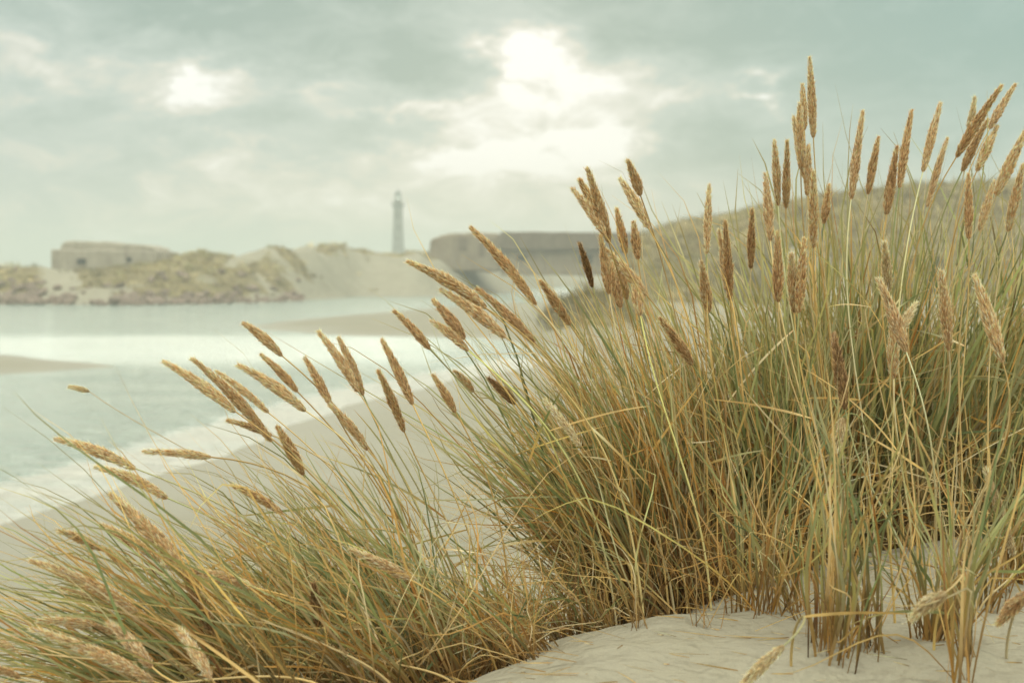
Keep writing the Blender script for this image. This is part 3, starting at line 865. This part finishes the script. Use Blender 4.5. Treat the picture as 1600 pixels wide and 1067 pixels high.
def head_arrays(Bp, Tp, wid, shade, view):
    ax = Tp - Bp; Ln = np.linalg.norm(ax); ax = ax / Ln
    # the head arches a little towards its tip
    sag = np.array([0, 0, -1.0]); sag = sag - ax * (sag @ ax); sag = sag * Ln * rng.uniform(.02, .07)
    def cur(s):
        s = np.asarray(s)[..., None]
        return Bp + (Tp - Bp) * s + (-sag) * (4 * s * (1 - s)) * .8
    u = nrm(np.cross(ax, [0.2, 0.9, .3])); v = np.cross(ax, u)
    pk = rng.uniform(.30, .5)
    def R(s):
        return wid * .5 * (np.clip(s / pk, 0, 1) ** .55 * .75 + .25) * np.clip((1 - s) / (1 - pk), 0, 1) ** .80
    parts = []
    # spikelets
    N = int(np.clip(Ln / .00012, 450, 1500))
    s = ((np.arange(N) + rng.random(N)) / N * .985) ** .95
    a = np.arange(N) * 2.39996 + rng.normal(0, .3, N)
    rad_ = np.cos(a)[:, None] * u + np.sin(a)[:, None] * v
    r = R(s)
    base = cur(s) + rad_ * (r * .42)[:, None]
    al = rng.normal(.30, .14, N) * (1 - .35 * s)
    d = nrm(ax * np.cos(al)[:, None] + rad_ * np.sin(al)[:, None])
    l = rng.uniform(.0065, .0105, N) * (wid / .024) ** .4 * (1 + .15 * s)
    bend = -rad_ * rng.uniform(-.05, .12, N)[:, None]
    # push base out so tips land on the profile
    ww = rng.uniform(.0010, .0018, N) * (wid / .024) ** .3
    c1 = pick(HEADPAL[shade] * rng.uniform(.85, 1.08), N, .16); c0 = c1 * .6; c2 = np.minimum(c1 * 1.3 + .05, .88)
    parts.append(blade_arrays(base + rad_ * (r * .22)[:, None], d, l, bend, ww, c0, c1, c2, 3))
    parts.append(blade_arrays(base + ax * .002, nrm(d + rad_ * .12), l * .85, bend, ww * .8, c0, c1 * .9, c2, 3))
    # a few pale bristles standing off the head
    nbz = N // 2; j = rng.integers(0, N, nbz)
    parts.append(blade_arrays(base[j], nrm(d[j] + rad_[j] * .25), l[j] * 1.45, bend[j], np.full(nbz, .0008), c2[j], np.minimum(c2[j] * 1.2, .85), np.minimum(c2[j] * 1.2, .85), 3))
    # core
    ks = np.linspace(0, .96, 14); n = 8
    rc = R(ks) * .5
    an = np.linspace(0, 2 * math.pi, n, endpoint=False)
    cc = cur(ks)
    V = (cc[:, None, :] + rc[:, None, None] * (np.cos(an)[None, :, None] * u + np.sin(an)[None, :, None] * v)).reshape(-1, 3)
    i = np.arange(13)[:, None] * n; jn = np.arange(n)[None, :]
    F = np.stack([i + jn, i + (jn + 1) % n, i + n + (jn + 1) % n, i + n + jn], -1).reshape(-1, 4)
    parts.append((V, F, np.tile(HEADPAL[shade][0] * .9, (len(V), 1))))
    return join(parts)

def tube(P_, r0, r1, col0, col1, n=5):
    K = len(P_)
    tan = nrm(np.gradient(P_, axis=0))
    u = nrm(np.cross(tan, np.array([.1, 1, .05]))); v = np.cross(tan, u)
    an = np.linspace(0, 2 * math.pi, n, endpoint=False)
    rr = np.linspace(r0, r1, K)
    V = (P_[:, None, :] + rr[:, None, None] * (np.cos(an)[None, :, None] * u[:, None, :] + np.sin(an)[None, :, None] * v[:, None, :])).reshape(-1, 3)
    i = np.arange(K - 1)[:, None] * n; j = np.arange(n)[None, :]
    F = np.stack([i + j, i + (j + 1) % n, i + n + (j + 1) % n, i + n + j], -1).reshape(-1, 4)
    t = np.linspace(0, 1, K)[:, None]
    C = np.repeat(col0 * (1 - t) + col1 * t, n, 0)
    return V, F, C

ROOT = {  # clump -> function(head base x, z) giving root x, y
 "L": lambda b, D: (-.10 + .42 * (b[0] + .35), D + rng.uniform(-.05, .2)),
 "M": lambda b, D: (.27 + .55 * (b[0] - .05), D + rng.uniform(-.05, .2)),
 "C": lambda b, D: (b[0] + .08 + rng.uniform(-.03, .04), D + rng.uniform(-.05, .1)),
 "T": lambda b, D: (.78 + .7 * (b[0] - .72) + rng.uniform(-.03, .03), D + rng.uniform(-.05, .1)),
 "E": lambda b, D: (b[0] - .04 + rng.uniform(-.05, .03), D + rng.uniform(-.05, .1)),
 "K": lambda b, D: (b[0] + .06, D + .25),
}
BG = {"S": "sky", "W": "water", "B": "beach", "F": "far shore", "D": "grassy dune", "L": "left clump", "M": "middle clump", "G": "right-hand grass"}
ORD = ["first", "second", "third", "fourth", "fifth", "sixth", "seventh", "eighth", "ninth", "tenth", "eleventh", "twelfth", "thirteenth", "fourteenth", "fifteenth", "sixteenth", "seventeenth", "eighteenth", "nineteenth",
       "twentieth", "21st", "22nd", "23rd", "24th", "25th", "26th", "27th", "28th", "29th", "30th", "31st", "32nd", "33rd", "34th", "35th", "36th", "37th", "38th", "39th", "40th"]
rank = {}
for code in BG:
    ids = sorted([i for i, h in enumerate(H) if h[5] == code], key=lambda i: H[i][0])
    for k, i in enumerate(ids): rank[i] = k
SH = {0: "tan", 1: "brown", 2: "dark brown", 3: "pale straw"}
for i, (tx, ty, bx, by, D, code, cl_, wpx, shd_) in enumerate(H):
    D = D * (1 + rng.normal(0, .012)) * (.96 if cl_ == 'L' and ty > 750 else 1)
    B = at(bx, by, D); T = at(tx, ty, D + rng.uniform(-.05, .05))
    rx, ry = ROOT[cl_](B, D)
    Rt = np.array([rx, ry, hz(rx, ry) - .01])
    ang = (bx - tx) / max(1, by - ty)
    pose = "leaning left" if ang > .9 else ("tilted left" if ang > .25 else ("tilted right" if ang < -.2 else "upright"))
    if by < ty: pose = "drooping"
    size = "long" if math.hypot(bx - tx, by - ty) > 112 else ("short" if math.hypot(bx - tx, by - ty) < 66 else "")
    where = {"S": "against the sky", "W": "against the water", "B": "against the beach", "F": "against the far shore", "D": "against the grassy dune",
             "L": "within the left clump", "M": "within the middle clump", "G": "within the right-hand grass"}[code]
    label = " ".join(f"{size} {SH[shd_]} seed head {pose}, {ORD[rank[i]]} tip from the left {where}".split())
    st = empty("grass_stalk", Rt, label, "seed stalk", "marram stalks with ripe seed heads")
    ax = nrm(B - T)
    Lb = np.linalg.norm(Rt - B)
    c1 = B + ax * Lb * (.38 if by >= ty else .12); c0 = Rt + np.array([(B[0] - Rt[0]) * .10, 0, Lb * (.24 if cl_ == 'L' and ty > 750 else .42)])
    if by < ty: c1 = B - np.array([.0, 0, -.02]) + np.array([.06, 0, .03])
    t = np.linspace(0, 1, 22)[:, None]
    Pc = (1 - t) ** 3 * Rt + 3 * (1 - t) ** 2 * t * c0 + 3 * (1 - t) * t * t * c1 + t ** 3 * B
    sc0 = pick(STRAW, 1)[0] * .8; sc1 = pick(STRAW, 1)[0] * .85 if rng.random() < .7 else pick(GREEN, 1)[0]
    V, F, C = tube(Pc, .0023, .0013, sc0, sc1)
    mesh_obj("stem", V - Rt, F, M_stem, st, {"tint": C})
    # leaf sheath hugging the stem
    k = rng.integers(9, 15); nn = 1
    V, F, C = blade_arrays(Pc[k][None], nrm((Pc[k + 1] - Pc[k])[None] + rng.normal(0, .12, (1, 3))), np.array([rng.uniform(.12, .28)]), np.array([[rng.normal(-.1, .2), rng.normal(0, .1), -.12]]),
                           np.array([.0045]), pick(STRAW, 1), pick(STRAW if rng.random() < .6 else GREEN, 1), pick(STRAW, 1), 10)
    mesh_obj("leaf", V - Rt, F, M_blade, st, {"tint": C})
    V, F, C = head_arrays(B, T, wpx / FPX * D * rng.uniform(1.0, 1.22), shd_, None)
    mesh_obj("seed_head", V - Rt, F, M_seed, st, {"tint": C})

# the fine sprig reaching out over the water
Tp, Bp = at(112, 605, 2.5), at(140, 612, 2.5)
Rt = np.array([-.12, 2.6, hz(-.12, 2.6)])
st = empty("grass_stalk", Rt, "tiny thin-stemmed seed sprig reaching far left over the water", "seed stalk")
t = np.linspace(0, 1, 26)[:, None]
c0, c1 = Rt + np.array([-.03, 0, .30]), at(300, 730, 2.5)
Pc = (1 - t) ** 3 * Rt + 3 * (1 - t) ** 2 * t * c0 + 3 * (1 - t) * t * t * c1 + t ** 3 * Bp
V, F, C = tube(Pc, .0014, .0005, STRAW[0] * .6, STRAW[1] * .7); mesh_obj("stem", V - Rt, F, M_stem, st, {"tint": C})
V, F, C = head_arrays(Bp, Tp, .010, 3, None); mesh_obj("seed_head", V - Rt, F, M_seed, st, {"tint": C})

# ------------------------------------------------------------------ tufts on the far dunes (uncountable)
def tufts(name, label, n, pxr, Dr, hgt, per, w, test=.5):
    px = rng.uniform(*pxr, n); D = rng.uniform(*Dr, n)
    x = fx(px, D)
    z, vg, _ = height(x, D, True)
    ok = vg > test * rng.random(n) + .1
    x, D, z = x[ok], D[ok], z[ok]; n = len(x)
    x = np.repeat(x, per) + rng.normal(0, hgt * .45, n * per); y = np.repeat(D, per) + rng.normal(0, hgt * .45, n * per); z = np.repeat(z, per) - .1
    N = n * per
    d = nrm(np.stack([rng.normal(-.25, .35, N), rng.normal(0, .35, N), np.ones(N)], 1))
    pal = np.array([(.26, .21, .095), (.35, .29, .14), (.16, .12, .055), (.43, .355, .20), (.22, .20, .09)])
    tone = np.repeat(pick(pal, n, .2), per, 0)
    c = tone * (1 + rng.normal(0, .12, (N, 1))) * np.clip(1 + 2.4 * fbm(x * .07, y * .07, 3), .45, 1.5)[:, None]
    L0 = np.repeat(np.where(rng.random(n) < .08, 1.6, rng.uniform(.6, 1.1, n)), per)
    L = L0 * rng.uniform(.7, 1.1, N) * hgt
    V, F, C = blade_arrays(np.stack([x, y, z], 1), d, L, np.stack([rng.normal(-.15, .15, N), 0 * d[:, 0], -.1 + 0 * d[:, 0]], 1), np.full(N, w), c * .8, c, c * 1.1, 3)
    o = mesh_obj(name, V, F, M_duneg, None, {"tint": C})
    tag(o, label, "grass", None, "stuff")
tufts("dune_grass", "yellow-green marram cover on the big right-hand dune", 9000, (940, 2000), (132, 185), 1.0, 9, .10)
tufts("dune_grass", "olive grass cover on the far dunes behind the lagoon", 7000, (-300, 1000), (165, 262), .8, 9, .10)
tufts("dune_grass", "grass on the low mound beside the inlet", 1500, (800, 1060), (60, 105), .7, 10, .05)

# ------------------------------------------------------------------ haze
HAZE = 0.0013
m, nb, out = newmat("haze")
pv = nb.new("ShaderNodeVolumePrincipled")
pv.inputs["Color"].default_value = (.68, .715, .675, 1)
pv.inputs["Density"].default_value = HAZE
pv.inputs["Anisotropy"].default_value = 0.0
nb.l.new(pv.outputs[0], out.inputs["Volume"])
mb = MB(); mb.box(-2000, 2000, -2000, 2000, -4, 40)
hzo = mb.build("haze", m)
tag(hzo, "thin pale sea haze over the whole shore", "haze", None, "stuff")
